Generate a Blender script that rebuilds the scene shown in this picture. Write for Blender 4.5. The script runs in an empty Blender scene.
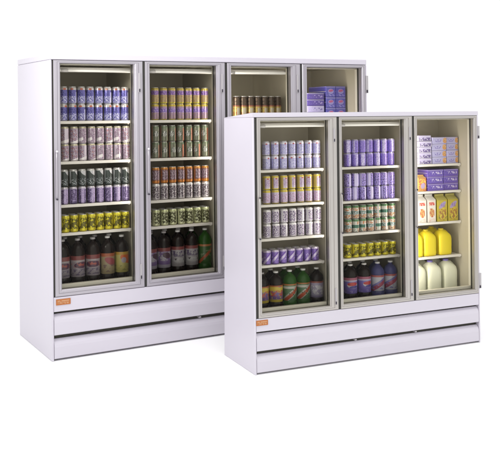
import bpy, bmesh, math, random
from mathutils import Vector, Matrix
random.seed(7)
C = bpy.context.scene.collection
PI = math.pi

# ------------------------------------------------------------------ materials
def new_mat(name):
    m = bpy.data.materials.new(name); m.use_nodes = True
    nt = m.node_tree
    return m, nt, nt.nodes['Principled BSDF']

def paint(name, col, rough=.4, metal=0.0, var=.04, scale=6.0, bump=0.0, coat=0.0, spec=.5):
    """plain procedural surface with a slight uneven tone and gloss"""
    m, nt, b = new_mat(name)
    tc = nt.nodes.new('ShaderNodeTexCoord')
    n = nt.nodes.new('ShaderNodeTexNoise'); n.inputs['Scale'].default_value = scale; n.inputs['Detail'].default_value = 5
    nt.links.new(tc.outputs['Object'], n.inputs['Vector'])
    mx = nt.nodes.new('ShaderNodeMix'); mx.data_type = 'RGBA'
    nt.links.new(n.outputs['Fac'], mx.inputs['Factor'])
    mx.inputs['A'].default_value = [c*(1-var) for c in col]+[1]
    mx.inputs['B'].default_value = [min(1, c*(1+var)) for c in col]+[1]
    nt.links.new(mx.outputs['Result'], b.inputs['Base Color'])
    mr = nt.nodes.new('ShaderNodeMapRange')
    mr.inputs['To Min'].default_value = max(.02, rough-.06); mr.inputs['To Max'].default_value = rough+.06
    nt.links.new(n.outputs['Fac'], mr.inputs['Value']); nt.links.new(mr.outputs['Result'], b.inputs['Roughness'])
    b.inputs['Metallic'].default_value = metal
    b.inputs['Coat Weight'].default_value = coat
    b.inputs['Specular IOR Level'].default_value = spec
    if bump:
        n2 = nt.nodes.new('ShaderNodeTexNoise'); n2.inputs['Scale'].default_value = 90
        nt.links.new(tc.outputs['Object'], n2.inputs['Vector'])
        bp = nt.nodes.new('ShaderNodeBump'); bp.inputs['Strength'].default_value = bump; bp.inputs['Distance'].default_value = .002
        nt.links.new(n2.outputs['Fac'], bp.inputs['Height']); nt.links.new(bp.outputs['Normal'], b.inputs['Normal'])
    return m

def design(name, base, layers, rough=.3, metal=0.0, coat=.2, spec=.5, fine=1.0):
    """printed artwork on UVs: u 0..1 across (0.5 = front), v 0..1 up"""
    m, nt, b = new_mat(name)
    N, L = nt.nodes, nt.links
    uv = N.new('ShaderNodeUVMap'); sp = N.new('ShaderNodeSeparateXYZ'); L.new(uv.outputs['UV'], sp.inputs[0])
    U, V = sp.outputs['X'], sp.outputs['Y']
    def ma(op, a, b_=None, c=None):
        n = N.new('ShaderNodeMath'); n.operation = op
        for i, x in enumerate((a, b_, c)):
            if x is None: continue
            if isinstance(x, (int, float)): n.inputs[i].default_value = x
            else: L.new(x, n.inputs[i])
        return n.outputs[0]
    def rng(x, lo, hi): return ma('MULTIPLY', ma('GREATER_THAN', x, lo), ma('LESS_THAN', x, hi))
    rgb = N.new('ShaderNodeRGB'); rgb.outputs[0].default_value = (*base, 1); col = rgb.outputs[0]
    for ly in layers:
        k = ly[0]
        if k == 'band':
            _, v0, v1, cc = ly; mask = rng(V, v0, v1)
        elif k == 'rect':
            _, u0, u1, v0, v1, cc = ly; mask = ma('MULTIPLY', rng(U, u0, u1), rng(V, v0, v1))
        elif k == 'diag':                      # slanted stripe: |v - v0 - s*(u-.5)| < w
            _, v0, s, w, cc = ly
            d = ma('SUBTRACT', ma('SUBTRACT', V, v0), ma('MULTIPLY', ma('SUBTRACT', U, .5), s))
            mask = ma('LESS_THAN', ma('ABSOLUTE', d), w)
        elif k == 'wave':                      # wavy horizontal stripe
            _, v0, amp, fr, w, cc = ly
            s = ma('MULTIPLY', ma('SINE', ma('MULTIPLY', U, fr*2*PI)), amp)
            mask = ma('LESS_THAN', ma('ABSOLUTE', ma('SUBTRACT', ma('SUBTRACT', V, v0), s)), w)
        elif k == 'ell':
            _, cu, cv, ru, rv, ang, cc = ly
            du = ma('SUBTRACT', U, cu); dv = ma('SUBTRACT', V, cv)
            ca, sa = math.cos(ang), math.sin(ang)
            x = ma('ADD', ma('MULTIPLY', du, ca), ma('MULTIPLY', dv, sa))
            y = ma('SUBTRACT', ma('MULTIPLY', dv, ca), ma('MULTIPLY', du, sa))
            r2 = ma('ADD', ma('POWER', ma('DIVIDE', ma('ABSOLUTE', x), ru), 2), ma('POWER', ma('DIVIDE', ma('ABSOLUTE', y), rv), 2))
            mask = ma('LESS_THAN', r2, 1)
        elif k == 'print':                     # small irregular printing, brush lettering, fruit, splashes
            _, u0, u1, v0, v1, su, sv, thr, seed, cc = ly
            cb = N.new('ShaderNodeCombineXYZ')
            L.new(ma('MULTIPLY', U, su*fine), cb.inputs[0]); L.new(ma('MULTIPLY', V, sv*fine), cb.inputs[1]); cb.inputs[2].default_value = seed
            t = N.new('ShaderNodeTexNoise'); t.inputs['Scale'].default_value = 1; t.inputs['Detail'].default_value = 2
            L.new(cb.outputs[0], t.inputs['Vector'])
            mask = ma('MULTIPLY', ma('MULTIPLY', rng(U, u0, u1), rng(V, v0, v1)), ma('GREATER_THAN', t.outputs['Fac'], thr))
        mx = N.new('ShaderNodeMix'); mx.data_type = 'RGBA'
        L.new(mask, mx.inputs['Factor']); L.new(col, mx.inputs['A']); mx.inputs['B'].default_value = (*cc, 1)
        col = mx.outputs['Result']
    L.new(col, b.inputs['Base Color'])
    b.inputs['Roughness'].default_value = rough; b.inputs['Metallic'].default_value = metal
    b.inputs['Coat Weight'].default_value = coat; b.inputs['Specular IOR Level'].default_value = spec
    return m

def glass_mat():
    m = bpy.data.materials.new('door_glass'); m.use_nodes = True
    nt = m.node_tree; nt.nodes.clear()
    out = nt.nodes.new('ShaderNodeOutputMaterial')
    tr = nt.nodes.new('ShaderNodeBsdfTransparent'); tr.inputs[0].default_value = (.96, .955, .925, 1)
    gl = nt.nodes.new('ShaderNodeBsdfGlossy'); gl.inputs['Roughness'].default_value = .03
    lw = nt.nodes.new('ShaderNodeFresnel'); lw.inputs['IOR'].default_value = 1.13
    mx = nt.nodes.new('ShaderNodeMixShader')
    nt.links.new(lw.outputs[0], mx.inputs[0]); nt.links.new(tr.outputs[0], mx.inputs[1]); nt.links.new(gl.outputs[0], mx.inputs[2])
    nt.links.new(mx.outputs[0], out.inputs[0])
    return m

def lamp_mat(name, col, s):
    m, nt, b = new_mat(name)
    b.inputs['Base Color'].default_value = (.9, .9, .88, 1)
    b.inputs['Emission Color'].default_value = (*col, 1); b.inputs['Emission Strength'].default_value = s
    return m

WHITE = paint('white_enamel', (.560, .532, .592), .38, var=.02, scale=3, bump=.03)
FRAME_W = paint('warm_satin_aluminium', (.44, .415, .39), .33, metal=.45, var=.03, scale=9)
FRAME_C = paint('cool_satin_aluminium', (.41, .387, .42), .33, metal=.45, var=.03, scale=9)
LINER = paint('beige_liner', (.45, .415, .335), .5, var=.05, scale=4, bump=.05)
JAMB  = paint('pale_jamb', (.66, .63, .55), .4, var=.03)
SHELF = paint('white_shelf', (.74, .71, .68), .4, var=.03)
DARK  = paint('black_rubber', (.025, .024, .02), .6, var=.2)
GAP   = paint('dark_recess', (.05, .048, .035), .7, var=.2)
HINGE = paint('grey_hinge', (.42, .40, .41), .4, metal=.3, var=.08)
KNOB  = paint('white_knob', (.8, .78, .8), .3)
SCREW = paint('dark_screw', (.04, .035, .05), .4, metal=.4)
ALU   = paint('can_aluminium', (.72, .71, .72), .3, metal=.7, var=.05, scale=60)
LAMP  = lamp_mat('lamp_tube', (1, .96, .90), .35)
GLASS = glass_mat()
ORANGE = paint('orange_plate', (.40, .125, .022), .4, var=.15, scale=40)
PALE  = paint('pale_lettering', (.66, .40, .22), .5)

# ------------------------------------------------------------------ mesh helpers
class MB:
    def __init__(s): s.v = []; s.f = []; s.uv = []; s.mi = []; s.sm = []
    def add(s, vs, fs, uvs=None, mi=0, smooth=False):
        o = len(s.v); s.v += [tuple(p) for p in vs]
        for k, f in enumerate(fs):
            s.f.append([o+i for i in f]); s.mi.append(mi); s.sm.append(smooth)
            s.uv.append(uvs[k] if uvs else [(-1, -1)]*len(f))
    def box(s, x0, x1, y0, y1, z0, z1, mi=0, uvfront=False):
        vs = [(x0,y0,z0),(x1,y0,z0),(x1,y1,z0),(x0,y1,z0),(x0,y0,z1),(x1,y0,z1),(x1,y1,z1),(x0,y1,z1)]
        fs = [(0,1,5,4),(1,2,6,5),(2,3,7,6),(3,0,4,7),(4,5,6,7),(3,2,1,0)]
        q = [(0,0),(1,0),(1,1),(0,1)]
        n = [(-1,0),(-1,0),(-1,1),(-1,1)]
        uv = [q, n, q, n, [(-1,-1)]*4, [(-1,-1)]*4] if uvfront else None
        s.add(vs, fs, uv, mi)
    def ring(s, o, i, prof, mi=0):
        """picture-frame: o,i = (x0,x1,z0,z1); prof = [(t, y)] t 0 outer .. 1 inner"""
        def loop(t, y):
            x0, x1, z0, z1 = [a+t*(b-a) for a, b in zip(o, i)]
            return [(x0,y,z0),(x1,y,z0),(x1,y,z1),(x0,y,z1)]
        vs = [p for t, y in prof for p in loop(t, y)]
        n = len(prof); fs = []
        for a in range(n-1):
            for k in range(4):
                fs.append((a*4+k, a*4+(k+1)%4, (a+1)*4+(k+1)%4, (a+1)*4+k))
        s.add(vs, fs, None, mi)
    def lathe(s, prof, seg=24, mi=0, cap0=True, cap1=True, smooth=True, off=(0,0,0), v0=None, v1=None, fluted=0):
        """prof = [(r, z)]; uv: u around with .5 facing -Y, v by z between v0 and v1"""
        zs = [z for r, z in prof]; a = min(zs) if v0 is None else v0; b = max(zs) if v1 is None else v1
        vs = []
        for r, z in prof:
            for k in range(seg):
                th = 2*PI*k/seg
                vs.append((off[0]+r*math.sin(th-PI), off[1]+r*math.cos(th-PI)*1.0, off[2]+z))
        # th = PI is +Y?  sin(th-PI), cos(th-PI): th=0 -> (0,-1) = front
        fs = []; uvs = []
        def u(k): return ((k/seg)+.5)
        def vv(z): return (z-a)/(b-a) if b > a else 0
        n = len(prof)
        for j in range(n-1):
            for k in range(seg):
                k2 = (k+1) % seg
                fs.append((j*seg+k2, j*seg+k, (j+1)*seg+k, (j+1)*seg+k2))
                ua = 1-((k/seg+.5) % 1.0); ub = ua-1/seg
                uvs.append([(ub, vv(zs[j])), (ua, vv(zs[j])), (ua, vv(zs[j+1])), (ub, vv(zs[j+1]))])
        s.add(vs, fs, uvs, mi, smooth)
        if cap0: s.add([vs[k] for k in range(seg)], [tuple(range(seg))], None, mi)
        if cap1: s.add([vs[(n-1)*seg+k] for k in range(seg)], [tuple(reversed(range(seg)))], None, mi)
    def loft(s, secs, mi=0, smooth=True):
        """secs = list of equally long closed loops"""
        n = len(secs[0]); vs = [p for l in secs for p in l]; fs = []
        for a in range(len(secs)-1):
            for k in range(n):
                fs.append((a*n+k, a*n+(k+1) % n, (a+1)*n+(k+1) % n, (a+1)*n+k))
        s.add(vs, fs, None, mi, smooth)
        s.add(secs[0], [tuple(reversed(range(n)))], None, mi); s.add(secs[-1], [tuple(range(n))], None, mi)
    def tube(s, pts, r, seg=8, mi=0):
        secs = []
        for i, p in enumerate(pts):
            p = Vector(p); a = Vector(pts[max(0, i-1)]); b = Vector(pts[min(len(pts)-1, i+1)])
            d = (b-a).normalized(); up = Vector((0,1,0)) if abs(d.y) < .9 else Vector((1,0,0))
            x = d.cross(up).normalized(); y = d.cross(x)
            secs.append([p+x*r*math.cos(2*PI*k/seg)+y*r*math.sin(2*PI*k/seg) for k in range(seg)])
        s.loft(secs, mi)
    def build(s, name, mats, parent=None, warp=None, bevel=0, subd=False, segs=2):
        me = bpy.data.meshes.new(name)
        vs = [warp(*p) for p in s.v] if warp else s.v
        me.from_pydata(vs, [], s.f); me.update()
        ul = me.uv_layers.new(name='UVMap')
        for p, uv, mi, sm in zip(me.polygons, s.uv, s.mi, s.sm):
            p.material_index = mi; p.use_smooth = sm
            for li, c in zip(p.loop_indices, uv): ul.data[li].uv = c
        bm = bmesh.new(); bm.from_mesh(me)
        bmesh.ops.remove_doubles(bm, verts=bm.verts, dist=1e-6)
        bmesh.ops.recalc_face_normals(bm, faces=bm.faces)
        bm.to_mesh(me); bm.free()
        for m in (mats if isinstance(mats, (list, tuple)) else [mats]): me.materials.append(m)
        o = bpy.data.objects.new(name, me); C.objects.link(o)
        if parent: o.parent = parent
        if bevel:
            b = o.modifiers.new('bevel', 'BEVEL'); b.width = bevel; b.segments = segs; b.limit_method = 'ANGLE'
            b.angle_limit = math.radians(50); b.harden_normals = True
        return o

def empty(name, parent=None):
    o = bpy.data.objects.new(name, None); C.objects.link(o); o.empty_display_size = .05
    if parent: o.parent = parent
    return o
def tag(o, label=None, cat=None, group=None, kind=None):
    if label: o['label'] = label
    if cat: o['category'] = cat
    if group: o['group'] = group
    if kind: o['kind'] = kind
    return o
def dup(root):
    r = root.copy(); C.objects.link(r)
    for ch in list(root.children):
        c = ch.copy(); C.objects.link(c); c.parent = r
        for g in ch.children:
            d = g.copy(); C.objects.link(d); d.parent = c
    return r

# ------------------------------------------------------------------ the place
CAM_H = 1.9511
FRONT = dict(x=-0.092, y=6.468, a=0.4262, W=2.1318, D=0.6313, H=2.0)
REAR  = dict(x=-1.743, y=6.8916, a=0.5264, W=3.2078, D=1.0348, H=2.5379)
def world_of(K, u, d, z):
    ca, sa = math.cos(K['a']), math.sin(K['a'])
    return Vector((K['x']+u*ca-d*sa, K['y']+u*sa+d*ca, z))

fl = MB(); fl.add([(-60,-30,0),(60,-30,0),(60,120,0),(-60,120,0)], [(0,1,2,3)])
floor = fl.build('floor', paint('white_floor', (.94, .94, .94), .7, var=.005, spec=.2))
tag(floor, kind='structure')

# ------------------------------------------------------------------ the coolers
def make_cooler(K, name, label, doors, glass, zdoor, zglass, bands, shelves, bays, warp, scale, fix, hz, badge, FRAME):
    W, D, H = K['W'], K['D'], K['H']
    root = empty(name); tag(root, label, 'cooler')
    root.location = (K['x'], K['y'], 0); root.rotation_euler = (0, 0, K['a'])
    s = scale; wl = .016*s; wr = .012*s; yb = D-.03*s
    z0 = .0
    # outer skin
    for nm, (a, b) in (('left', (0, wl)), ('right', (W-wr, W))):
        m = MB(); m.box(a, b, 0, D, z0, zdoor[1]+.003)
        m.build('side_panel', WHITE, root, warp, bevel=.006*s, segs=3)
    m = MB(); m.box(0, W, 0, D, zdoor[1]+.0035, H)
    m.build('top_panel', WHITE, root, warp, bevel=.007*s, segs=3)
    m = MB(); m.box(wl+.001, W-wr-.001, yb, D-.003, .02, zdoor[1]+.001)
    m.build('back_panel', WHITE, root, warp)
    # liner: five inner walls
    yi = yb-.045*s; il, ir = wl+.026*s, W-wr-.027*s
    zi0, zi1 = fix['floor']-.012, zdoor[1]-.012
    m = MB()
    yf = .105*s
    m.box(wl+.002, il, yf, yi, zi0, zi1+.003); m.box(ir, W-wr-.002, yf, yi, zi0, zi1+.003)
    m.box(wl+.002, W-wr-.002, yi+.0005, yb-.002, zi0, zi1+.003)
    m.box(wl+.002, W-wr-.002, yf, yb-.003, zi1+.004, zdoor[1]+.0015)
    m.box(wl+.002, W-wr-.002, yf-.02*s, yb-.003, zi0-.03, zi0-.001)
    m.build('liner', LINER, root, warp)
    # face frame with an opening behind each door
    m = MB()
    yj0, yj1 = .075*s, .1045*s
    zo0, zo1 = zglass[0]+.022*s, zglass[1]-.008*s
    edges = [wl+.002]
    ops = []
    for i, (g0, g1) in enumerate(glass):
        last = i == len(glass)-1
        ops.append((g0+.006*s, g1+(.002 if last else .010)*s))
    xs = [wl+.002]+[x for o in ops for x in o]+[W-wr-.002]
    for k in range(0, len(xs), 2):
        m.box(xs[k], xs[k+1], yj0, yj1, zo0, zo1)
    m.box(wl+.002, W-wr-.002, yj0, yj1, zi0-.03, zo0-.0005)
    m.box(wl+.002, W-wr-.002, yj0, yj1, zo1+.0005, zdoor[1]+.0015)
    m.build('face_frame', JAMB, root, warp, bevel=.003*s)
    # dark seal plane behind the door gaps
    m = MB()
    m.ring((wl+.001, W-wr-.001, zdoor[0]-.002, zdoor[1]+.002), (wl+.012, W-wr-.008, zdoor[0]+.012, zdoor[1]-.010), [(0, .05*s), (1, .05*s), (1, .074*s), (0, .074*s), (0, .05*s)])
    m.box(wl+.001, doors[0][0]-.0006, .007*s, .0495*s, zdoor[0]+.001, zdoor[1]-.001)
    for i in range(len(doors)-1):
        a, b = doors[i][1]+.0006, doors[i+1][0]-.0006
        m.box(a, b, .007*s, .0495*s, zdoor[0]+.001, zdoor[1]-.001)
        a, b = doors[i][1]-.012*s, doors[i+1][0]+.012*s
        m.box(a, b, .05*s, .074*s, zdoor[0]+.013, zdoor[1]-.011)
    m.build('seal', DARK, root, warp)
    # interior posts at the back, mullion posts in front
    m = MB()
    for i in range(len(doors)-1):
        u = (doors[i][1]+doors[i+1][0])/2
        m.box(u-.022*s, u+.022*s, .106*s, .175*s, zi0+.001, zi1)
    m.build('mullion_post', LINER, root, warp, bevel=.004*s)
    for i in range(len(doors)-1):
        u = (doors[i][1]+doors[i+1][0])/2+.004
        m = MB(); m.box(u-.006*s, u+.006*s, .1755*s, yi-.001, zi0+.001, zi1-.001)
        m.build('partition', LINER, root, warp)
    # shelves
    for i, (zs, (b0, b1)) in enumerate(zip(shelves, bays)):
        for z in zs:
            m = MB()
            m.box(b0, b1, fix['sh']+.012*s, yi-.02, z-.010*s, z)
            m.box(b0, b1, fix['sh'], fix['sh']+.0115*s, z-.019*s, z+.001*s)
            m.box(b0+.002, b0+.014*s, fix['sh']+.013*s, yi-.03, z-.026*s, z-.0105*s)
            m.box(b1-.014*s, b1-.002, fix['sh']+.013*s, yi-.03, z-.026*s, z-.0105*s)
            m.build('shelf', SHELF, root, warp, bevel=.002*s)
    # floor deck inside
    m = MB(); m.box(il+.001, ir-.001, yj1+.004, yi-.001, fix['floor']-.011, fix['floor'])
    m.build('deck', GAP if fix.get('dark') else LINER, root, warp)
    # lights under the header
    for i in fix['lights']:
        g0, g1 = glass[i]
        f = MB(); f.box(g0+.02*s, g1+.03*s, .125*s, .185*s, zo1-.045*s, zo1-.012*s)
        fo = f.build('light_fixture', SHELF, root, warp, bevel=.004*s)
        t = MB(); t.tube([(g0+.03*s, .118*s, zo1-.036*s), (g1+.02*s, .118*s, zo1-.036*s)], .009*s)
        t.tube([(g0+.034*s, .117*s, zo1-.036*s), (g0+.085*s, .117*s, zo1-.036*s)], .0125*s, mi=1)
        t.build('lamp_tube', [LAMP, KNOB], fo, warp)
    # doors
    for i, ((d0, d1), (g0, g1)) in enumerate(zip(doors, glass)):
        m = MB()
        m.ring((d0, d1, zdoor[0], zdoor[1]), (g0, g1, zglass[0], zglass[1]),
               [(0, .048*s), (0, .004), (.06, 0), (.47, 0), (.485, .0035*s), (.53, .0035*s), (.545, 0), (.82, 0), (.87, .003), (.90, .009*s), (1, .012*s), (1, .048*s), (0, .048*s)])
        dr = m.build('door', FRAME, root, warp)
        if i == len(doors)-1: pass
        g = MB(); g.box(g0-.004, g1+.004, .0165*s, .0225*s, zglass[0]-.004, zglass[1]+.004)
        g.build('glass_pane', GLASS, dr, warp)
        q = MB(); q.ring((g0-.010*s, g1+.012*s, zglass[0]-.012*s, zglass[1]+.012*s), (g0-.001*s, g1+.003*s, zglass[0]-.002*s, zglass[1]+.002*s),
               [(0, .0485*s), (1, .0485*s), (1, .0735*s), (0, .0735*s), (0, .0485*s)])
        q.build('gasket', DARK, dr, warp)
        # pull handle on the left stile
        uh = d0+.011*s
        h = MB(); h.tube([(uh, .000, hz[0]), (uh, -.016*s, hz[0]+.012*s), (uh, -.018*s, hz[0]+.05*s), (uh, -.018*s, hz[1]-.05*s), (uh, -.016*s, hz[1]-.012*s), (uh, .000, hz[1])], .0052*s)
        ho = h.build('handle', FRAME, dr, warp)
        for z in hz:
            k = MB(); k.lathe([(.0065*s, 0), (.0065*s, .006*s), (.004*s, .009*s)], 12)
            ko = k.build('screw', (KNOB if badge[4] and z == hz[1] else SCREW), dr)
            ko.rotation_euler = (PI/2, 0, 0); ko.location = (uh, -.019*s, z)
        last = i == len(doors)-1
        for (za, zb) in fix['hinge']:
            k = MB()
            if last: k.box(d1+.003, d1+.026*s, -.004*s, .030*s, za, zb)
            else: k.box(d1-.034*s, d1-.020*s, -.007*s, .001, za, zb)
            k.box(*( (d1+.006*s, d1+.018*s) if last else (d1-.031*s, d1-.023*s) ), (-.012*s if not last else -.010*s), -.0045*s, za+.004*s, za+.026*s, mi=1)
            k.build('hinge', [HINGE, SCREW], dr, warp, bevel=.0015*s)
    # lower front
    (a0, a1), (b0, b1), (c0, c1) = bands
    m = MB(); m.box(wl+.001, W-wr-.001, .002*s, .04*s, a0, a1)
    m.build('fascia', WHITE, root, warp, bevel=.004*s, segs=3)
    for (p0, p1) in ((b0, b1), (c0, c1)):
        hh = p1-p0
        prof = [(.045*s, p0), (.004*s, p0), (.001*s, p0+.006*s), (.001*s, p0+hh*.60), (.004*s, p0+hh*.74), (.014*s, p0+hh*.88), (.030*s, p1), (.045*s, p1)]
        mm = MB(); n = len(prof)
        vs = [(u, y, z) for u in (wl+.002, W-wr-.003*s) for (y, z) in prof]
        fs = [(k, (k+1) % n, n+(k+1) % n, n+k) for k in range(n)]+[tuple(range(n)), tuple(reversed(range(n, 2*n)))]
        mm.add(vs, fs); mm.build('grille_panel', WHITE, root, warp, bevel=.002*s)
    m = MB(); m.box(wl+.001, W-wr-.001, .047*s, .09*s, .004, a0+.02)
    m.build('base', GAP, root, warp)
    # small clips in the grooves
    for zc in ((c1+b0)/2,):
        for f_ in (.42, .70):
            k = MB(); k.box(wl+W*f_*.97, wl+W*f_*.97+.018*s, .012*s, .046*s, zc-.005*s, zc+.005*s)
            k.build('clip', HINGE, root, warp)
    # name plate
    u0, u1, zb0, zb1, _ = badge
    m = MB(); m.box(u0, u1, -.003, .0015*s, zb0, zb1)
    bo = m.build('name_plate', ORANGE, root, warp, bevel=.001)
    k = MB(); zc = (zb0+zb1)/2; hh = (zb1-zb0)
    rr = random.Random(3); u = u0+(u1-u0)*.1
    while u < u1-(u1-u0)*.12:
        w = (u1-u0)*rr.uniform(.025, .06); g = rr.choice([0, 1, 2])
        t0 = zc-hh*(.22 if g else .3); t1 = zc+hh*(.14 if g == 1 else .28)
        k.box(u, u+w*.35, -.0045, -.0032, t0, t1)
        if g != 1: k.box(u+w*.4, u+w, -.0045, -.0032, t1-hh*.13, t1)
        if g != 2: k.box(u+w*.4, u+w, -.0045, -.0032, t0, t0+hh*.13)
        u += w*1.45
    k.build('lettering', PALE, bo, warp)
    return root

def warp_front(x, y, z):
    t = max(0, z)/2.0
    return (x, y*(1-.07*t), z-(.034*(y/.6313) if z > 1.97 else 0))
def warp_rear(x, y, z):
    W, D = 3.2078, 1.0348
    if z < 2.0: return (x, y, z)
    k = (z-2.0)/.538
    lf = .033*(1-x/W); lb = .016*(1-x/W)
    return (x, y, z-k*(lf+(lb-lf)*min(1, y/D)))

f_doors = [(.036, .735), (.756, 1.452), (1.472, 2.119)]
f_glass = [(.070, .662), (.783, 1.377), (1.504, 2.087)]
f_shelves = [[1.545, 1.270, 1.000, .790], [1.545, 1.262, .995, .785], [1.543, 1.308, 1.036, .739]]
f_bays = [(.05, .715), (.775, 1.452), (1.475, 2.088)]
front = make_cooler(FRONT, 'display_cooler', 'white three-door glass display cooler, shorter, standing in front of the taller cooler',
    f_doors, f_glass, (.428, 1.962), (.461, 1.938), ((.326, .4255), (.178, .309), (.014, .151)), f_shelves, f_bays, warp_front, 1.0,
    dict(floor=.425, sh=.200, lights=[0, 1], hinge=[(1.762, 1.872), (.468, .600)], dark=True), (1.036, 1.350), (.014, .112, .374, .414, False), FRAME_W)
r_doors = [(.034, .810), (.832, 1.607), (1.632, 2.417), (2.441, 3.190)]
r_glass = [(.092, .732), (.879, 1.523), (1.676, 2.319), (2.500, 3.150)]
r_shelves = [[1.951, 1.607, 1.240, 1.000], [1.951, 1.607, 1.230, .995], [1.951, 1.607, 1.235, .997], [1.951, 1.607, 1.235, .997]]
r_bays = [(.06, .786), (.86, 1.588), (1.66, 2.40), (2.47, 3.150)]
rear = make_cooler(REAR, 'display_cooler', 'tall white four-door glass display cooler standing behind the shorter cooler',
    r_doors, r_glass, (.520, 2.480), (.572, 2.452), ((.398, .5165), (.208, .376), (.016, .174)), r_shelves, r_bays, warp_rear, 1.25,
    dict(floor=.530, sh=.245, lights=[0, 1, 2], hinge=[(2.200, 2.375), (.590, .720)], dark=True), (1.316, 1.705), (.038, .158, .452, .500, True), FRAME_C)

# ------------------------------------------------------------------ cans
def can_proto(mat, r, h):
    root = empty('soda_can')
    m = MB()
    m.lathe([(r*.72, .0), (r*.80, .002), (r*.98, h*.055), (r, h*.075), (r, h*.895), (r*.97, h*.925), (r*.84, h*.97)], 28, cap1=False)
    m.build('body', mat, root)
    l = MB()
    l.lathe([(r*.845, h*.971), (r*.87, h*.978), (r*.87, h*.995), (r*.83, h), (r*.80, h*.985), (r*.30, h*.982)], 28, cap0=False)
    l.build('lid', ALU, root)
    root.hide_render = False
    return root
WHT = (.80, .78, .82); LAV = (.50, .46, .70); VIO = (.20, .13, .50); DPU = (.06, .035, .16); BLU = (.09, .09, .36)
RED = (.55, .06, .04); YEL = (.70, .56, .05); OLV = (.10, .09, .015); ORG = (.62, .19, .03); GRN = (.03, .13, .05); DGR = (.022, .028, .03); SIL = (.55, .53, .58)
def P(*a): return ('print',)+a
CAN = {}
CAN['f_lav'] = design('lavender_can_print', (.42, .40, .68), [('band', .80, 1.1, (.70, .68, .80)), P(-.1,1.1,.18,.72, 16,9,.54,1.0,(.62,.62,.80)), P(-.1,1.1,.15,.7, 14,8,.62,4.0,(.16,.14,.48)), ('ell',.5,.83,.045,.05,0,(.42,.10,.12)), ('ell',.0,.83,.045,.05,0,(.42,.10,.12)), ('band',-.1,.10,(.62,.60,.74))], metal=.5, rough=.3, fine=1.7)
CAN['f_sil'] = design('silver_lavender_can_print', (.60, .58, .74), [P(-.1,1.1,.18,.74, 16,9,.55,2.0,(.34,.28,.56)), ('band', .82, 1.1, WHT), ('band',-.1,.10,(.7,.68,.78))], metal=.5, rough=.3, fine=1.7)
CAN['f_yel'] = design('yellow_can_print', (.48, .38, .13), [('rect',.38,.60,.10,.86,(.50,.43,.56)), ('rect',-.1,.12,.10,.86,(.50,.43,.56)), P(.36,.64,.25,.75,20,9,.55,2.0,(.30,.14,.36)), ('ell',.5,.80,.05,.05,0,(.45,.12,.08)), ('band',.88,1.1,(.70,.55,.10)), ('band',-.1,.10,(.66,.54,.05))], metal=.5, rough=.3, fine=1.7)
CAN['f_yellav'] = design('lavender_yellow_can_print', (.52, .44, .62), [('band',.84,1.1,(.58,.47,.09)), ('band',-.1,.10,(.50,.40,.12)), P(-.1,1.1,.15,.74,14,8,.55,7.0,(.40,.20,.30)), P(-.1,1.1,.15,.74,12,8,.62,9.0,(.66,.58,.74))], metal=.5, rough=.3, fine=1.7)
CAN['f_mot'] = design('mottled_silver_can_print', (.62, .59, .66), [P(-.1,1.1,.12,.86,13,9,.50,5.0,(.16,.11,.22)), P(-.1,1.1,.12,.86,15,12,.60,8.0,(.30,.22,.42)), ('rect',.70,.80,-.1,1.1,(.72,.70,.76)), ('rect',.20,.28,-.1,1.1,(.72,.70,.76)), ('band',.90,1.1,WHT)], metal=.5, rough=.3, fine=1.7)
CAN['f_pur'] = design('purple_swirl_can_print', (.22, .14, .46), [('diag',.5,1.9,.16,(.56,.48,.72)), ('diag',.62,1.9,.06,(.15,.07,.36)), P(.3,.7,.3,.6,16,9,.58,3.0,(.68,.62,.80)), ('band',.88,1.1,(.58,.5,.7))], metal=.5, rough=.3, fine=1.7)
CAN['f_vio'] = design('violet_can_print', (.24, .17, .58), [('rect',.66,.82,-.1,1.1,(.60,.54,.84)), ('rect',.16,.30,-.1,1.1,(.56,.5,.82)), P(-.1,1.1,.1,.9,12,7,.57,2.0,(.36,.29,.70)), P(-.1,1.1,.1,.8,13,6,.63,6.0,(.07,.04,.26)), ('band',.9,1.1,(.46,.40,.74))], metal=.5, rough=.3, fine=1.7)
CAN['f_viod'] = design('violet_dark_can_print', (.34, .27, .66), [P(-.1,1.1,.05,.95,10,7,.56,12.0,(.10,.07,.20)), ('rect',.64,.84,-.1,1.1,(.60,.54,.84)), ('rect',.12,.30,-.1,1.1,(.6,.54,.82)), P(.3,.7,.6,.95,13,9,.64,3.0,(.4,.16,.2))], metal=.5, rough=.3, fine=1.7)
CAN['f_grn'] = design('green_white_can_print', (.58, .56, .52), [('band',.34,.58,(.06,.16,.12)), ('band',.84,1.1,(.12,.24,.12)), P(.3,.7,.3,.62,16,9,.52,2.0,(.60,.60,.66)), P(.2,.8,.62,.84,9,5,.50,3.0,(.50,.20,.09)), P(.2,.8,.06,.32,9,5,.48,6.0,(.46,.20,.10)), P(-.1,1.1,.05,.3,14,9,.58,4.0,(.10,.18,.14)), ('rect',.68,.74,-.1,1.1,(.66,.62,.62))], metal=.5, rough=.3, fine=1.7)
CAN['yel'] = design('yellow_black_can_print', (.60, .52, .03), [P(.28,.72,.2,.85,9,6,.50,3.0,OLV), ('diag',.5,1.2,.09,(.14,.12,.02)), ('rect',.70,.80,-.1,1.1,(.72,.64,.05)), ('band',.88,1.1,(.62,.55,.04)), ('band',-.1,.12,(.66,.58,.04))], metal=.5, rough=.3, fine=1.7)
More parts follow.
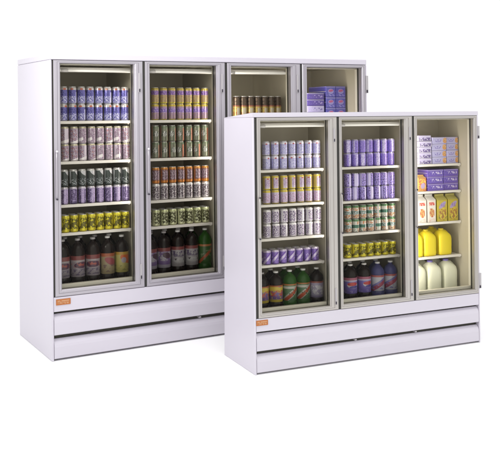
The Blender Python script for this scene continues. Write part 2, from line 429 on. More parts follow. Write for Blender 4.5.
CAN['r_blu'] = design('blue_can_print', (.12, .11, .36), [P(-.1,1.1,.10,.45,12,8,.50,1.0,(.50,.50,.72)), P(-.1,1.1,.5,.85,12,8,.56,3.0,(.05,.05,.22)), ('rect',.66,.80,-.1,.7,(.55,.55,.78)), ('band',.83,1.1,(.52,.50,.50)), ('ell',.5,.88,.06,.06,0,(.42,.12,.08)), ('ell',0,.88,.06,.06,0,(.42,.12,.08)), ('band',-.1,.08,(.40,.40,.6))], metal=.5, rough=.3, fine=1.7)
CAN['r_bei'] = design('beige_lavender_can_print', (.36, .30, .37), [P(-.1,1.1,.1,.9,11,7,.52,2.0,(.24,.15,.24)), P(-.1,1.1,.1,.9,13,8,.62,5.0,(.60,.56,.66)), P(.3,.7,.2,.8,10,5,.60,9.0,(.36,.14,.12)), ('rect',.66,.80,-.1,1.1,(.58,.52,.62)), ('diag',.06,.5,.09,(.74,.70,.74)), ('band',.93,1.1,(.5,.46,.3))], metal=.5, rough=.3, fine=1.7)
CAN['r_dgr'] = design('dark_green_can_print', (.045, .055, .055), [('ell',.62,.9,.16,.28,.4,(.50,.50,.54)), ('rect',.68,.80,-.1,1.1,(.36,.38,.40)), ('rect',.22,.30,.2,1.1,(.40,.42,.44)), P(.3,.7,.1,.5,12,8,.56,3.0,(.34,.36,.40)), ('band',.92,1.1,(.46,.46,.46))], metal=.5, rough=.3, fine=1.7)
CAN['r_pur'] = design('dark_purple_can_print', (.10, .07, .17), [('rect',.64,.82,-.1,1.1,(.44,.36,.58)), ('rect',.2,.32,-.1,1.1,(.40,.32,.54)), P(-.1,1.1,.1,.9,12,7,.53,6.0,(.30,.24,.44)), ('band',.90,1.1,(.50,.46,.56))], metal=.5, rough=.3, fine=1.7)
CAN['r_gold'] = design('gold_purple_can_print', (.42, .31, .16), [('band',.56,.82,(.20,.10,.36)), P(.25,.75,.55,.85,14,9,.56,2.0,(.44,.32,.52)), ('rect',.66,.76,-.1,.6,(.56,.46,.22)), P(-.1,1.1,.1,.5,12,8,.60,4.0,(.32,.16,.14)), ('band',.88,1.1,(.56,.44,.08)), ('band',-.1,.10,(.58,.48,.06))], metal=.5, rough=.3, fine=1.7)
CAN['r_goldl'] = design('yellow_topped_purple_can_print', (.34, .22, .34), [('band',.86,1.1,(.50,.38,.06)), ('band',.5,.74,(.20,.12,.42)), P(.25,.75,.45,.78,14,9,.55,2.0,(.48,.40,.66)), P(-.1,1.1,.05,.45,12,8,.56,4.0,(.42,.34,.22)), ('band',-.1,.08,(.5,.42,.08))], metal=.5, rough=.3, fine=1.7)
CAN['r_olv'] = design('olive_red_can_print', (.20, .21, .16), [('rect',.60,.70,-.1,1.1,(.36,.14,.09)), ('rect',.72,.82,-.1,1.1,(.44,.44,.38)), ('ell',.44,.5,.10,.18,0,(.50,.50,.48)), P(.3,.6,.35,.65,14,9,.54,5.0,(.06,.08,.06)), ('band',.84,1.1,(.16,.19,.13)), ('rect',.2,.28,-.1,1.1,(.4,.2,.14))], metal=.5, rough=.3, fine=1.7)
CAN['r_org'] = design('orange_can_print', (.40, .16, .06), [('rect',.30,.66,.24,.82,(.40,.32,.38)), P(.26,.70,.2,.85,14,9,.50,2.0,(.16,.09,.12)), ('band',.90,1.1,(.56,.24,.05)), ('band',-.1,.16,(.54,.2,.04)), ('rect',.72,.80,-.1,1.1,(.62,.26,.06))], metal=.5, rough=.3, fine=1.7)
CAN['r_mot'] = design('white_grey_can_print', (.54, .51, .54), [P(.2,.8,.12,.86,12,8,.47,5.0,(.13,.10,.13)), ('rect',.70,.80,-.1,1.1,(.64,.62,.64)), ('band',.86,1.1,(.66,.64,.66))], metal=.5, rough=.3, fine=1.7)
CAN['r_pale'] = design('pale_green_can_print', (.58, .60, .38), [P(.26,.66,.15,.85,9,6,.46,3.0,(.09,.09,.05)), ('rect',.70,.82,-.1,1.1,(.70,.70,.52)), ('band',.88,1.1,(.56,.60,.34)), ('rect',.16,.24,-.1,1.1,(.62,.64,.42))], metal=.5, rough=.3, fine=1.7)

ORD = ['first', 'second', 'third', 'fourth', 'fifth', 'sixth', 'seventh', 'eighth']
protos = {}
def put(proto_key, maker, K, u, d, z, rot=0.0):
    """first use places the prototype itself, later uses place a copy"""
    if proto_key not in protos: protos[proto_key] = maker(); o = protos[proto_key]
    else: o = dup(protos[proto_key])
    o.location = world_of(K, u, d, z); o.rotation_euler = (0, 0, K['a']+rot)
    return o
FREE = {'f_mot', 'f_vio', 'f_viod', 'r_bei', 'r_pur', 'f_sil', 'f_yellav', 'f_grn'}
def can_row(K, key, phrase, us, depth, z, where, group, r, h):
    for i, u in enumerate(us):
        o = put(key+str(K['W']), lambda: can_proto(CAN[key], r, h), K, u+random.uniform(-.0015, .0015), depth+random.uniform(-.004, .004), z, random.uniform(-PI, PI) if key in FREE else random.uniform(-.6, .6))
        tag(o, f"{ORD[i]} {phrase} can from left, {where}", 'can', group)
FC, RC = 'shorter front cooler', 'taller rear cooler'
fr, fh = .0325, .1135
rr_, rh = .0362, .1475
fd, rd = .200+.0135+fr, .245+.0165+rr_
E_ = .0006
def two(K, kt, pt_, kb, pb, us, z, shelf, door, cooler, r, h, d):
    g = f"cans on the {shelf} shelf behind the {door} of the {cooler}"
    can_row(K, kb, pb, us, d, z+E_, f"lower layer, {shelf} shelf, {door}, {cooler}", g, r, h)
    can_row(K, kt, pt_, us, d, z+E_*2+h, f"upper layer, {shelf} shelf, {door}, {cooler}", g, r, h)
def one(K, k, p, us, z, shelf, door, cooler, r, h, d):
    g = f"cans on the {shelf} shelf behind the {door} of the {cooler}"
    can_row(K, k, p, us, d, z+E_, f"front row, {shelf} shelf, {door}, {cooler}", g, r, h)
    can_row(K, k, p, [u+.004 for u in us], d+2*r+.006, z+E_, f"back row, {shelf} shelf, {door}, {cooler}", g, r, h)
u1 = [.224+.0755*i for i in range(7)]; u2 = [.968+.0712*i for i in range(7)]
two(FRONT, 'f_lav', 'pale lavender', 'f_lav', 'pale lavender', u1, 1.545, 'top', 'left door', FC, fr, fh, fd)
two(FRONT, 'f_yel', 'yellow', 'f_yellav', 'yellow-topped lavender', u1, 1.270, 'second', 'left door', FC, fr, fh, fd)
two(FRONT, 'f_mot', 'mottled silver', 'f_mot', 'mottled silver', u1, 1.000, 'third', 'left door', FC, fr, fh, fd)
one(FRONT, 'f_pur', 'purple', [.222+.072*i for i in range(7)], .790, 'fourth', 'left door', FC, fr, fh, fd)
two(FRONT, 'f_vio', 'violet', 'f_vio', 'violet', u2, 1.545, 'top', 'middle door', FC, fr, fh, fd)
two(FRONT, 'f_viod', 'dark-streaked violet', 'f_viod', 'dark-streaked violet', [.966+.0715*i for i in range(7)], 1.262, 'second', 'middle door', FC, fr, fh, fd)
two(FRONT, 'f_grn', 'green-banded white', 'f_grn', 'green-banded white', [.966+.0718*i for i in range(7)], .995, 'third', 'middle door', FC, fr, fh, fd)
one(FRONT, 'yel', 'yellow', [.963+.073*i for i in range(7)], .785, 'fourth', 'middle door', FC, fr, fh, fd)
v1 = [.203+.0787*i for i in range(8)]; v2 = [1.045+.0825*i for i in range(7)]
two(REAR, 'r_blu', 'dark blue', 'r_blu', 'dark blue', v1, 1.951, 'top', 'first door', RC, rr_, rh, rd)
two(REAR, 'r_bei', 'beige lavender', 'r_bei', 'beige lavender', [.212+.0787*i for i in range(8)], 1.607, 'second', 'first door', RC, rr_, rh, rd)
two(REAR, 'r_dgr', 'dark green', 'r_pur', 'dark purple', v1, 1.240, 'third', 'first door', RC, rr_, rh, rd)
one(REAR, 'yel', 'yellow', [.209+.0775*i for i in range(8)], 1.000, 'fourth', 'first door', RC, rr_, rh, rd)
two(REAR, 'r_gold', 'gold and purple', 'r_goldl', 'yellow-topped purple', v2, 1.951, 'top', 'second door', RC, rr_, rh, rd)
two(REAR, 'r_olv', 'olive-grey', 'r_olv', 'olive-grey', v2, 1.607, 'second', 'second door', RC, rr_, rh, rd)
two(REAR, 'r_org', 'orange', 'r_mot', 'white-grey', v2, 1.230, 'third', 'second door', RC, rr_, rh, rd)
one(REAR, 'r_pale', 'pale green', v2, .995, 'fourth', 'second door', RC, rr_, rh, rd)

# ------------------------------------------------------------------ bottles
def liquid(name, col, rough=.18):
    m, nt, b = new_mat(name)
    b.inputs['Base Color'].default_value = (*col, 1); b.inputs['Roughness'].default_value = rough
    b.inputs['Specular IOR Level'].default_value = .22
    return m
COLA = liquid('cola_bottle', (.011, .007, .006)); GREEN = liquid('green_soda_bottle', (.022, .075, .012)); BLUEB = liquid('blue_tinted_bottle', (.06, .06, .16)); BROWN = liquid('brown_glass', (.045, .022, .010))
CAPW = paint('white_cap', (.74, .73, .74), .4); CAPG = paint('grey_cap', (.42, .40, .42), .4)
def bottle_proto(liq, lab, cap, r, h):
    root = empty('soda_bottle')
    m = MB(); seg = 32
    prof = [(.62,.0),(.86,.01),(.97,.05),(1,.10),(1,.17),(.96,.185),(.96,.645),(1,.66),(1,.70),(.965,.75),(.87,.80),(.70,.845),(.48,.885),(.31,.912),(.27,.932),(.27,.945),(.33,.948),(.33,.955),(.25,.957),(.25,.97)]
    m.lathe([(a*r, z*h) for a, z in prof], seg)
    # moulded feet
    for i, p in enumerate(m.v):
        z = p[2]/h
        if z < .16:
            th = math.atan2(p[1], p[0]); k = 1-.09*(1-z/.16)*(0.5+0.5*math.cos(5*th))
            m.v[i] = (p[0]*k, p[1]*k, p[2])
    m.build('body', liq, root)
    l = MB(); l.lathe([(.966*r, .205*h), (.976*r, .208*h), (.976*r, .640*h), (.966*r, .643*h)], seg, cap0=False, cap1=False); l.build('label', lab, root)
    c = MB(); c.lathe([(.33*r, .956*h), (.345*r, .958*h), (.345*r, .993*h), (.31*r, h)], 20); c.build('cap', cap, root)
    return root
LB = {}
LB['yelpur'] = design('yellow_purple_label', (0.144,0.086,0.245), [('wave',.78,.06,3,.16,(0.475,0.360,0.043)), P(-.1,1.1,.35,.7,14,5,.50,2.0,(0.374,0.072,0.043)), P(-.1,1.1,.2,.7,12,5,.58,5.0,(0.432,0.331,0.058)), ('band',-.1,.16,(0.432,0.331,0.043)), ('band',.92,1.1,(0.324,0.086,0.022))], coat=0)
LB['green'] = design('green_label_red_slash', (0.072,0.144,0.072), [('band',.72,.86,(0.396,0.396,0.360)), ('diag',.42,2.2,.22,(0.331,0.331,0.302)), ('diag',.40,2.2,.13,(0.360,0.065,0.029)), ('band',.92,1.1,(0.346,0.130,0.043)), P(.3,.7,.25,.7,18,6,.60,3.0,(0.029,0.086,0.036))], coat=0)
LB['lavw'] = design('lavender_white_label', (0.288,0.259,0.374), [P(.2,.8,.2,.75,16,6,.50,2.0,(0.475,0.461,0.518)), ('band',.9,1.1,(0.245,0.072,0.058)), ('band',-.1,.1,(0.202,0.173,0.288))], coat=0)
LB['violet'] = design('violet_label_red_swoosh', (0.144,0.108,0.360), [('band',.84,1.1,(0.302,0.086,0.144)), ('band',.76,.84,(0.396,0.374,0.504)), ('ell',.52,.52,.15,.20,.25,(0.461,0.432,0.475)), ('ell',.50,.60,.13,.11,.25,(0.403,0.036,0.036)), ('ell',.54,.42,.12,.08,.25,(0.072,0.058,0.259)), P(-.1,1.1,.05,.3,14,5,.58,3.0,(0.245,0.202,0.461))], coat=0)
LB['white'] = design('white_blue_label_red_swoosh', (0.403,0.403,0.475), [('band',.88,1.1,(0.331,0.086,0.086)), ('diag',.5,1.6,.14,(0.302,0.058,0.101)), ('diag',.70,1.6,.07,(0.144,0.130,0.331)), P(.2,.8,.1,.4,14,5,.56,3.0,(0.187,0.173,0.374))], coat=0)
LB['redw'] = design('red_white_label', (0.242,0.213,0.242), [('band',.80,1.1,(0.160,0.040,0.040)), ('band',.72,.80,(0.288,0.254,0.265)), ('ell',.5,.56,.17,.15,.2,(0.069,0.029,0.058)), P(.25,.75,.45,.68,16,6,.56,2.0,(0.288,0.069,0.058)), P(.2,.8,.08,.36,16,7,.52,3.0,(0.115,0.092,0.150))], coat=0)
LB['tan'] = design('tan_label', (0.242,0.196,0.115), [('band',.84,1.1,(0.265,0.069,0.029)), ('ell',.55,.6,.12,.24,.5,(0.230,0.046,0.058)), P(.2,.8,.1,.45,14,6,.56,3.0,(0.138,0.092,0.081))], coat=0)
LB['yelor'] = design('yellow_orange_label', (0.360,0.317,0.101), [('ell',.55,.66,.15,.26,.4,(0.432,0.094,0.022)), ('ell',.46,.60,.06,.14,0,(0.288,0.245,0.288)), ('band',.86,1.1,(0.360,0.216,0.036)), P(.2,.8,.1,.35,14,6,.56,3.0,(0.216,0.202,0.058))], coat=0)
LB['purw'] = design('purple_white_label', (0.150,0.098,0.230), [('band',.82,1.1,(0.160,0.040,0.040)), P(.1,.9,.35,.8,12,5,.49,2.0,(0.311,0.288,0.334)), ('ell',.56,.62,.10,.16,.3,(0.058,0.029,0.046)), ('band',.0,.16,(0.288,0.265,0.322))], coat=0)
LB['whitel'] = design('white_lavender_label', (0.265,0.248,0.265), [('band',.84,1.1,(0.160,0.040,0.040)), P(.2,.8,.5,.78,18,7,.50,2.0,(0.092,0.069,0.126)), ('ell',.5,.3,.17,.12,.1,(0.346,0.334,0.346)), P(.3,.7,.2,.4,14,6,.57,4.0,(0.069,0.058,0.069))], coat=0)
LB['gslash'] = design('green_label_thin_red_slash', (0.043,0.101,0.029), [('diag',.42,2.0,.10,(0.360,0.086,0.036)), ('band',.90,1.1,(0.374,0.144,0.058)), P(.3,.7,.2,.7,14,5,.60,2.0,(0.158,0.202,0.115))], coat=0)
def bottles(K, items, us, d, z, shelfword, r, h, back=None, cooler='', door='', group=''):
    for i, (u, (liq, lab, cap, ph)) in enumerate(zip(us, items)):
        o = put(f'bottle{lab}{r}{liq.name}{cap.name}', lambda: bottle_proto(liq, LB[lab], cap, r, h), K, u, d+random.uniform(-.006, .006), z+E_, random.uniform(-.3, .3))
        tag(o, f"{ORD[i]} bottle from left, {ph}, front row, {door}, {cooler}", 'bottle', group)
    for i, (u, (liq, lab, cap, ph)) in enumerate(back or []):
        o = put(f'bottle{lab}{r}{liq.name}{cap.name}', lambda: bottle_proto(liq, LB[lab], cap, r, h), K, u, d+2*r+.012, z+E_, random.uniform(-.5, .5))
        tag(o, f"{ORD[i]} bottle from left in back row, {ph}, {door}, {cooler}", 'bottle', group)
bF, bh = .0585, .300
y_ = (COLA,'yelpur',CAPG,'yellow-purple label'); y2_ = (COLA,'yelpur',CAPW,'yellow-purple label'); g_ = (GREEN,'green',CAPW,'green with red slash'); l_ = (COLA,'lavw',CAPW,'lavender-white label')
bottles(FRONT, [y_, y2_, g_, g_, l_], [.186,.308,.433,.558,.682], .200+.016+bF, .425, '', bF, bh,
        list(enumerate([(.19,y2_),(.312,y2_),(.437,g_),(.562,g_),(.684,l_)])) and [(.20,y2_),(.322,y2_),(.446,g_),(.570,g_)], FC, 'left door', 'bottles at the bottom of the left door of the shorter front cooler')
v_ = (COLA,'violet',CAPW,'violet label'); w_ = (BLUEB,'white',CAPW,'white-blue label')
bottles(FRONT, [v_, v_, w_, w_], [1.003,1.133,1.266,1.396], .200+.016+bF, .425, '', .0600, bh,
        [(.94,v_),(1.070,v_),(1.200,v_),(1.330,w_)], FC, 'middle door', 'bottles at the bottom of the middle door of the shorter front cooler')
bR, bhr = .0640, .408
rw = (COLA,'redw',CAPG,'red-white label'); tn = (COLA,'tan',CAPW,'tan label'); yo = (COLA,'yelor',CAPW,'yellow-orange label')
bottles(REAR, [rw, rw, rw, tn, yo], [.190,.324,.459,.593,.727], .245+.02+bR, .530, '', bR, bhr, [(.255,rw),(.392,rw),(.526,rw),(.660,tn)], RC, 'first door', 'bottles at the bottom of the first door of the taller rear cooler')
pw = (COLA,'purw',CAPG,'purple-white label'); wl_ = (COLA,'whitel',CAPW,'white-lavender label'); gs = (GREEN,'gslash',CAPW,'green with red slash')
bottles(REAR, [pw, pw, wl_, wl_, gs], [.996,1.132,1.270,1.408,1.545], .245+.02+bR, .530, '', bR, bhr, [(1.06,pw),(1.20,wl_),(1.338,wl_),(1.476,gs)], RC, 'second door', 'bottles at the bottom of the second door of the taller rear cooler')
# tall straight cans, top shelf of the third door
CAN['r_brown'] = design('brown_yellow_can_print', (.07, .045, .03), [('band',.0,.56,(.46,.36,.10)), P(.2,.8,.05,.5,14,9,.55,3.0,(.34,.12,.07)), ('rect',.40,.58,.08,.5,(.50,.44,.34)), ('band',.56,.62,(.30,.10,.06)), P(-.1,1.1,.64,.95,10,6,.58,3.0,(.16,.11,.08))], metal=.4, rough=.3)
for i in range(7):
    o = put('brown', lambda: can_proto(CAN['r_brown'], .0362, .222), REAR, 1.885+.0765*i, .245+.02+.04, 1.951+E_, random.uniform(-.3, .3))
    tag(o, f"{ORD[i]} tall brown and yellow can from left, top shelf, third door, taller rear cooler", 'can', 'tall brown cans on the top shelf behind the third door of the taller rear cooler')

# ------------------------------------------------------------------ boxes, cartons, jugs
def box_proto(name, w, d, h, mat, endmat=None):
    root = empty(name)
    m = MB(); m.box(-w/2, w/2, 0, d, 0, h, uvfront=True)
    m.build('carton', mat, root, bevel=.003)
    fl = MB(); fl.box(-w/2+.004, w/2-.004, -.0012, .0006, h*.86, h*.87); fl.box(-w/2-.0009, -w/2+.0006, .004, d-.004, h*.48, h*.52)
    fl.build('flap_seam', endmat or SHELF, root)
    return root
PK = {}
PK['lavl'] = design('lavender_box_dark_strip', (.50, .46, .70), [('band',.0,.42,(.62,.60,.74)), P(.08,.95,.08,.62,8,3,.46,2.0,(.14,.10,.28)), ('band',.72,1.1,(.56,.52,.76))], coat=.1)
PK['lavm'] = design('lavender_box_orange_end', (.46, .44, .72), [P(.12,.62,.28,.66,9,3,.50,3.0,(.22,.18,.50)), ('ell',.88,.5,.15,.42,0,(.62,.30,.10)), P(.74,1.0,.2,.8,9,4,.56,6.0,(.62,.46,.30)), ('band',.92,1.1,(.60,.57,.80))], coat=.1)
PK['purple'] = design('purple_box_white_script', (.13, .08, .42), [P(.10,.9,.36,.70,10,3,.50,2.0,(.56,.50,.74)), ('band',.88,1.1,(.32,.25,.60)), ('band',.0,.10,(.20,.13,.48))], coat=.2)
PK['dviol'] = design('dark_violet_case', (.08, .05, .27), [P(.1,.9,.3,.7,8,3,.54,2.0,(.28,.22,.50)), ('band',.9,1.1,(.34,.31,.5))], coat=.2)
PK['plav'] = design('pale_violet_case', (.36, .33, .58), [P(.1,.9,.3,.7,8,3,.54,2.0,(.14,.11,.34))], coat=.2)
PK['blue'] = design('blue_soda_case', (.10, .09, .45), [('ell',.5,.52,.30,.24,0,(.30,.27,.62)), ('ell',.5,.58,.24,.11,.15,(.46,.10,.26)), P(.1,.9,.05,.3,9,4,.56,3.0,(.30,.27,.64)), ('band',.9,1.1,(.22,.20,.55))], coat=.2)
def stack(K, key, w, d, h, n, u, dd, z, phrase, where, group, pk):
    for i in range(n):
        o = put(key, lambda: box_proto('drink_box', w, d, h, PK[pk]), K, u+random.uniform(-.002, .002), dd+random.uniform(-.004, .006), z+E_+i*(h+.0012), random.uniform(-.012, .012))
        pos = 'topmost' if i == n-1 else ('bottom' if i == 0 else ORD[i])
        tag(o, f"{phrase} box, {pos if pos in ('topmost','bottom') else pos+' from bottom'} of {where}", 'box', group)
sd = .214
stack(FRONT, 'lavl', .134, .22, .0490, 5, 1.729, sd, 1.543, 'flat lavender', 'left stack, top shelf, right door, shorter front cooler', 'lavender boxes on the top shelf of the shorter front cooler', 'lavl')
stack(FRONT, 'lavm', .150, .22, .0570, 4, 1.880, sd, 1.543, 'orange-ended lavender', 'middle stack, top shelf, shorter front cooler', 'lavender boxes on the top shelf of the shorter front cooler', 'lavm')
stack(FRONT, 'lavm2', .122, .22, .0570, 4, 2.022, sd+.004, 1.543, 'orange-ended lavender', 'right stack, top shelf, shorter front cooler', 'lavender boxes on the top shelf of the shorter front cooler', 'lavm')
stack(FRONT, 'purp', .168, .21, .0605, 3, 1.835, sd, 1.308, 'flat purple', 'left purple stack, second shelf, shorter front cooler', 'purple boxes on the second shelf of the shorter front cooler', 'purple')
stack(FRONT, 'purp2', .152, .21, .0605, 3, 2.002, sd, 1.308, 'flat purple', 'right purple stack, second shelf, shorter front cooler', 'purple boxes on the second shelf of the shorter front cooler', 'purple')
rs = .262
for i in range(4):
    pk = ['dviol', 'plav', 'dviol', 'dviol'][i]
    o = put('case'+pk, lambda: box_proto('drink_case', .20, .32, .0625, PK[pk]), REAR, 2.766, rs, 1.951+E_+i*.064)
    ph = {'dviol': 'dark violet', 'plav': 'pale violet'}[pk]
    tag(o, f"{ph} flat drink case, {['bottom','second from bottom','third from bottom','topmost'][i]} of left stack, fourth door, taller rear cooler", 'box', 'drink cases behind the fourth door of the taller rear cooler')
for j, uu in enumerate((2.950, 3.072)):
    for i in range(3):
        o = put('bcase', lambda: box_proto('drink_case', .117, .32, .1075, PK['blue']), REAR, uu, rs, 1.951+E_+i*.109)
        tag(o, f"bright blue drink case, {['bottom','middle','topmost'][i]} of {['middle','rightmost'][j]} stack, fourth door, taller rear cooler", 'box', 'drink cases behind the fourth door of the taller rear cooler')

def gable_proto(w, d, h, mat, top):
    root = empty('juice_carton'); hb = h*.80
    m = MB(); m.box(-w/2, w/2, 0, d, 0, hb, uvfront=True); m.build('body', mat, root, bevel=.0025)
    g = MB(); e = .004
    g.add([(-w/2,0,hb),(w/2,0,hb),(w/2,d,hb),(-w/2,d,hb),(-w/2+e,d/2-.003,h*.93),(w/2-e,d/2-.003,h*.93),(w/2-e,d/2+.003,h*.93),(-w/2+e,d/2+.003,h*.93)],
          [(0,1,5,4),(1,2,6,5),(2,3,7,6),(3,0,4,7),(4,5,6,7)])
    g.box(-w/2+e, w/2-e, d/2-.0025, d/2+.0025, h*.931, h)
    g.build('gable_top', top, root)
    return root
CW = design('white_carton_red_script', (.72, .67, .62), [P(.15,.85,.76,.90,10,6,.42,2.0,(.60,.10,.08)), ('ell',.5,.42,.30,.20,0,(.62,.40,.14)), P(.22,.8,.22,.62,7,6,.52,4.0,(.50,.13,.08)), P(.1,.9,.04,.16,12,10,.55,5.0,(.66,.42,.36))], coat=.1)
CY = design('yellow_green_carton', (.50, .41, .05), [('ell',.5,.36,.42,.30,0,(.58,.42,.04)), ('ell',.5,.76,.38,.11,.35,(.40,.32,.56)), P(.2,.8,.66,.84,10,6,.54,2.0,(.24,.14,.44)), ('ell',.48,.36,.36,.26,0,(.62,.50,.06)), P(.1,.9,.08,.58,7,6,.50,4.0,(.36,.16,.05)), P(.05,.95,.05,.4,9,8,.60,7.0,(.14,.18,.04))], coat=.1)
CO = design('orange_juice_carton', (.60, .36, .10), [P(.0,1.0,.0,1.0,5,6,.50,2.0,(.52,.14,.08)), ('ell',.55,.42,.28,.22,.3,(.42,.32,.52)), P(.1,.9,.6,.95,6,6,.52,5.0,(.66,.50,.10))], coat=.1)
TW = paint('white_carton_top', (.72, .70, .68), .4); TY = paint('yellow_green_carton_top', (.48, .43, .12), .4); TO = paint('orange_carton_top', (.58, .36, .12), .4)
for i, (key, u, w, mt, tp, ph) in enumerate([('cw', 1.694, .084, CW, TW, 'white carton with red script and fruit, leftmost'), ('cw', 1.794, .084, CW, TW, 'white carton with red script and fruit, second from left'),
        ('cy', 1.906, .104, CY, TY, 'yellow-green carton with violet label, left of the pair'), ('cy', 2.022, .104, CY, TY, 'yellow-green carton with violet label, right of the pair')]):
    o = put(key, lambda: gable_proto(w, .10, .240 if key == 'cw' else .236, mt, tp), FRONT, u, sd+.002, 1.036+E_, random.uniform(-.03, .03))
    tag(o, ph+', third shelf, right door', 'carton', 'gable top cartons on the third shelf')
o = put('co', lambda: gable_proto(.080, .085, .142, CO, TO), FRONT, 1.699, sd+.002, 1.308+E_)
tag(o, 'small orange and red juice carton left of the purple boxes on the second shelf', 'carton')
o = put('co', None, FRONT, 1.699, sd+.100, 1.308+E_, .08)
tag(o, 'second small orange juice carton directly behind the first, beside the purple boxes', 'carton')

def jug_mat(name, col, rough=.35):
    m, nt, b = new_mat(name)
    b.inputs['Base Color'].default_value = (*col, 1); b.inputs['Roughness'].default_value = rough
    b.inputs['Subsurface Weight'].default_value = .15; b.inputs['Subsurface Radius'].default_value = (.02, .02, .01)
    return m
JY = jug_mat('orange_juice_jug', (.74, .60, .016)); JM = jug_mat('milk_jug', (.76, .77, .62))
JYC = paint('yellow_cap', (.62, .50, .02), .4); JMC = paint('violet_cap', (.20, .16, .50), .4)
def jug_proto(mat, capm, w, h):
    root = empty('jug'); seg = 40
    def sec(a, b, z, p, cx=0, cy=0):
        out = []
        for k in range(seg):
            t = 2*PI*k/seg; c, s_ = math.cos(t), math.sin(t)
            out.append((cx+a*math.copysign(abs(c)**(2/p), c), cy+b*math.copysign(abs(s_)**(2/p), s_), z))
        return out
    m = MB(); a = w/2
    lv = [(.84,.0,3,0),(.95,.012,4,0),(.995,.04,4.5,0),(1,.12,5,0),(.985,.30,5,0),(1,.34,5,0),(1,.60,5,0),(.985,.68,4.5,0),(.95,.745,3.8,.01),(.87,.80,3.2,.05),(.74,.85,2.7,.10),(.56,.895,2.3,.16),(.40,.925,2.1,.20),(.29,.942,2,.22),(.26,.955,2,.22)]
    m.loft([sec(a*k, a*k, h*z, p, -a*o, a-a*o*.6) for k, z, p, o in lv])
    m.build('body', mat, root)
    hd = MB(); hd.tube([(a*.10, a*1.0, h*.90), (a*.46, a*1.0, h*.885), (a*.76, a*1.0, h*.82), (a*.93, a*1.02, h*.73), (a*.97, a*1.04, h*.60)], .011, 12)
    hd.build('handle', mat, root)
    c = MB(); c.lathe([(a*.32, h*.945), (a*.33, h*.95), (a*.33, h*.99), (a*.29, h)], 24, off=(-a*.22, a-a*.13, 0)); c.build('cap', capm, root)
    return root
for i, u in enumerate((1.640, 1.785, 1.945)):
    o = put('jy', lambda: jug_proto(JY, JYC, .140, .228), FRONT, u, sd+.004, .739+E_, (-.05, .06, .0)[i])
    tag(o, f"{['leftmost','middle','rightmost'][i]} bright yellow juice jug, front row, fourth shelf, right door", 'jug', 'yellow juice jugs on the fourth shelf')
for i, u in enumerate((1.650, 1.797, 1.952)):
    o = put('jy', None, FRONT, u, sd+.158, .739+E_, 0)
    tag(o, f"{['leftmost','middle','rightmost'][i]} bright yellow juice jug in the back row, fourth shelf, right door", 'jug', 'yellow juice jugs on the fourth shelf')
for i, u in enumerate((1.668, 1.828, 1.995)):
    o = put('jm', lambda: jug_proto(JM, JMC, .150, .268), FRONT, u, sd+.004, .425+E_, (.04, 0, -.04)[i])
    tag(o, f"{['leftmost','middle','rightmost'][i]} pale milk jug, violet cap, front row, bottom of right door", 'jug', 'milk jugs at the bottom of the right door')
for i, u in enumerate((1.676, 1.836, 1.998)):
    o = put('jm', None, FRONT, u, sd+.172, .425+E_, .1)
    tag(o, f"{['leftmost','middle','rightmost'][i]} pale milk jug in the back row, bottom of right door", 'jug', 'milk jugs at the bottom of the right door')

# ------------------------------------------------------------------ light
sc = bpy.context.scene
w = bpy.data.worlds.new('World'); sc.world = w; w.use_nodes = True
bg = w.node_tree.nodes['Background']; bg.inputs[0].default_value = (1, 1, 1, 1); bg.inputs[1].default_value = 1.14
def area(name, loc, target, sx, sy, power, col=(1, 1, 1), spread=PI):
    l = bpy.data.lights.new(name, 'AREA'); l.shape = 'RECTANGLE'; l.size = sx; l.size_y = sy; l.energy = power; l.color = col
    o = bpy.data.objects.new(name, l); C.objects.link(o); o.location = loc
    o.rotation_euler = (Vector(target)-Vector(loc)).to_track_quat('-Z', 'Y').to_euler()
    l.spread = spread
    return o
area('overhead_lamp', (-.6, 5.2, 6.5), (-.3, 6.2, 0), 6.0, 5.0, 232, (1, .99, 1.0))
area('side_lamp', (-2.9, 4.3, 3.0), (-.75, 7.1, 2.25), .7, .7, 18, (1, .99, 1.0), math.radians(75))
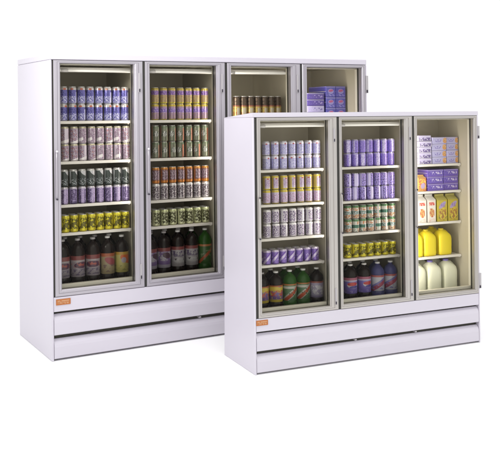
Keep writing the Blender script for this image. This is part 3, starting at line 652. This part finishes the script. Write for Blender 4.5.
def bay_fill(K, u, d, z0, z1, du, power):
    # added upright area light, unseen behind the door jamb, brightens the bay
    l = bpy.data.lights.new('bay_fill', 'AREA'); l.shape = 'RECTANGLE'; l.size = .02; l.size_y = z1-z0; l.energy = power; l.color = (1, .95, .87)
    o = bpy.data.objects.new('bay_fill', l); C.objects.link(o); o.location = world_of(K, u, d, (z0+z1)/2)
    aim = world_of(K, u+du, d+.22, (z0+z1)/2)-o.location
    o.rotation_euler = aim.to_track_quat('-Z', 'Y').to_euler()
for K, glassr, z0, z1, sc_, pw in ((FRONT, f_glass, .50, 1.90, 1.0, (1.15, 1.2, 5.2)), (REAR, r_glass, .62, 2.38, 1.25, (1.4, 1.6, 6.0, 8.5))):
    n_ = len(glassr)
    for i, ((g0, g1), p_) in enumerate(zip(glassr, pw)):
        if i < 2: bay_fill(K, g1+.036*sc_, .135*sc_, z0+.42*sc_, z1, -.30, p_)
        else: bay_fill(K, g0-.012*sc_, .125*sc_, z0, z1, .34, p_)

# ------------------------------------------------------------------ camera (fitted to the photograph)
f_, cx, cy, pitch, roll = 848.6584, 264.4266, 113.4946, -.0065, -.0105
cam = bpy.data.cameras.new('camera'); co = bpy.data.objects.new('camera', cam); C.objects.link(co)
cam.sensor_fit = 'HORIZONTAL'; cam.sensor_width = 36; cam.lens = f_*36/500
cam.shift_x = (250-cx)/500; cam.shift_y = -(224.5-cy)/500
cam.clip_end = 400; cam.clip_start = .05
# camera axes (right, down, forward) as rows
cp, sp = math.cos(pitch), math.sin(pitch); cr, sr = math.cos(roll), math.sin(roll)
R = Matrix(((cr, -sr, 0), (sr, cr, 0), (0, 0, 1))) @ Matrix(((1, 0, 0), (0, cp, -sp), (0, sp, cp)))
A = Matrix(((1, 0, 0), (0, 0, -1), (0, 1, 0)))      # world -> (right, down, forward)
M = R @ A
rows = [M[0], -Vector(M[1]), -Vector(M[2])]
rot = Matrix((Vector(rows[0]), Vector(rows[1]), Vector(rows[2]))).transposed()
co.matrix_world = Matrix.Translation((0, 0, CAM_H)) @ rot.to_4x4()
sc.camera = co
sc.view_settings.view_transform = 'Standard'; sc.view_settings.look = 'None'
sc.view_settings.exposure = 0; sc.view_settings.gamma = 1
sc.cycles.max_bounces = 10; sc.cycles.transparent_max_bounces = 16
sc.cycles.use_denoising = True
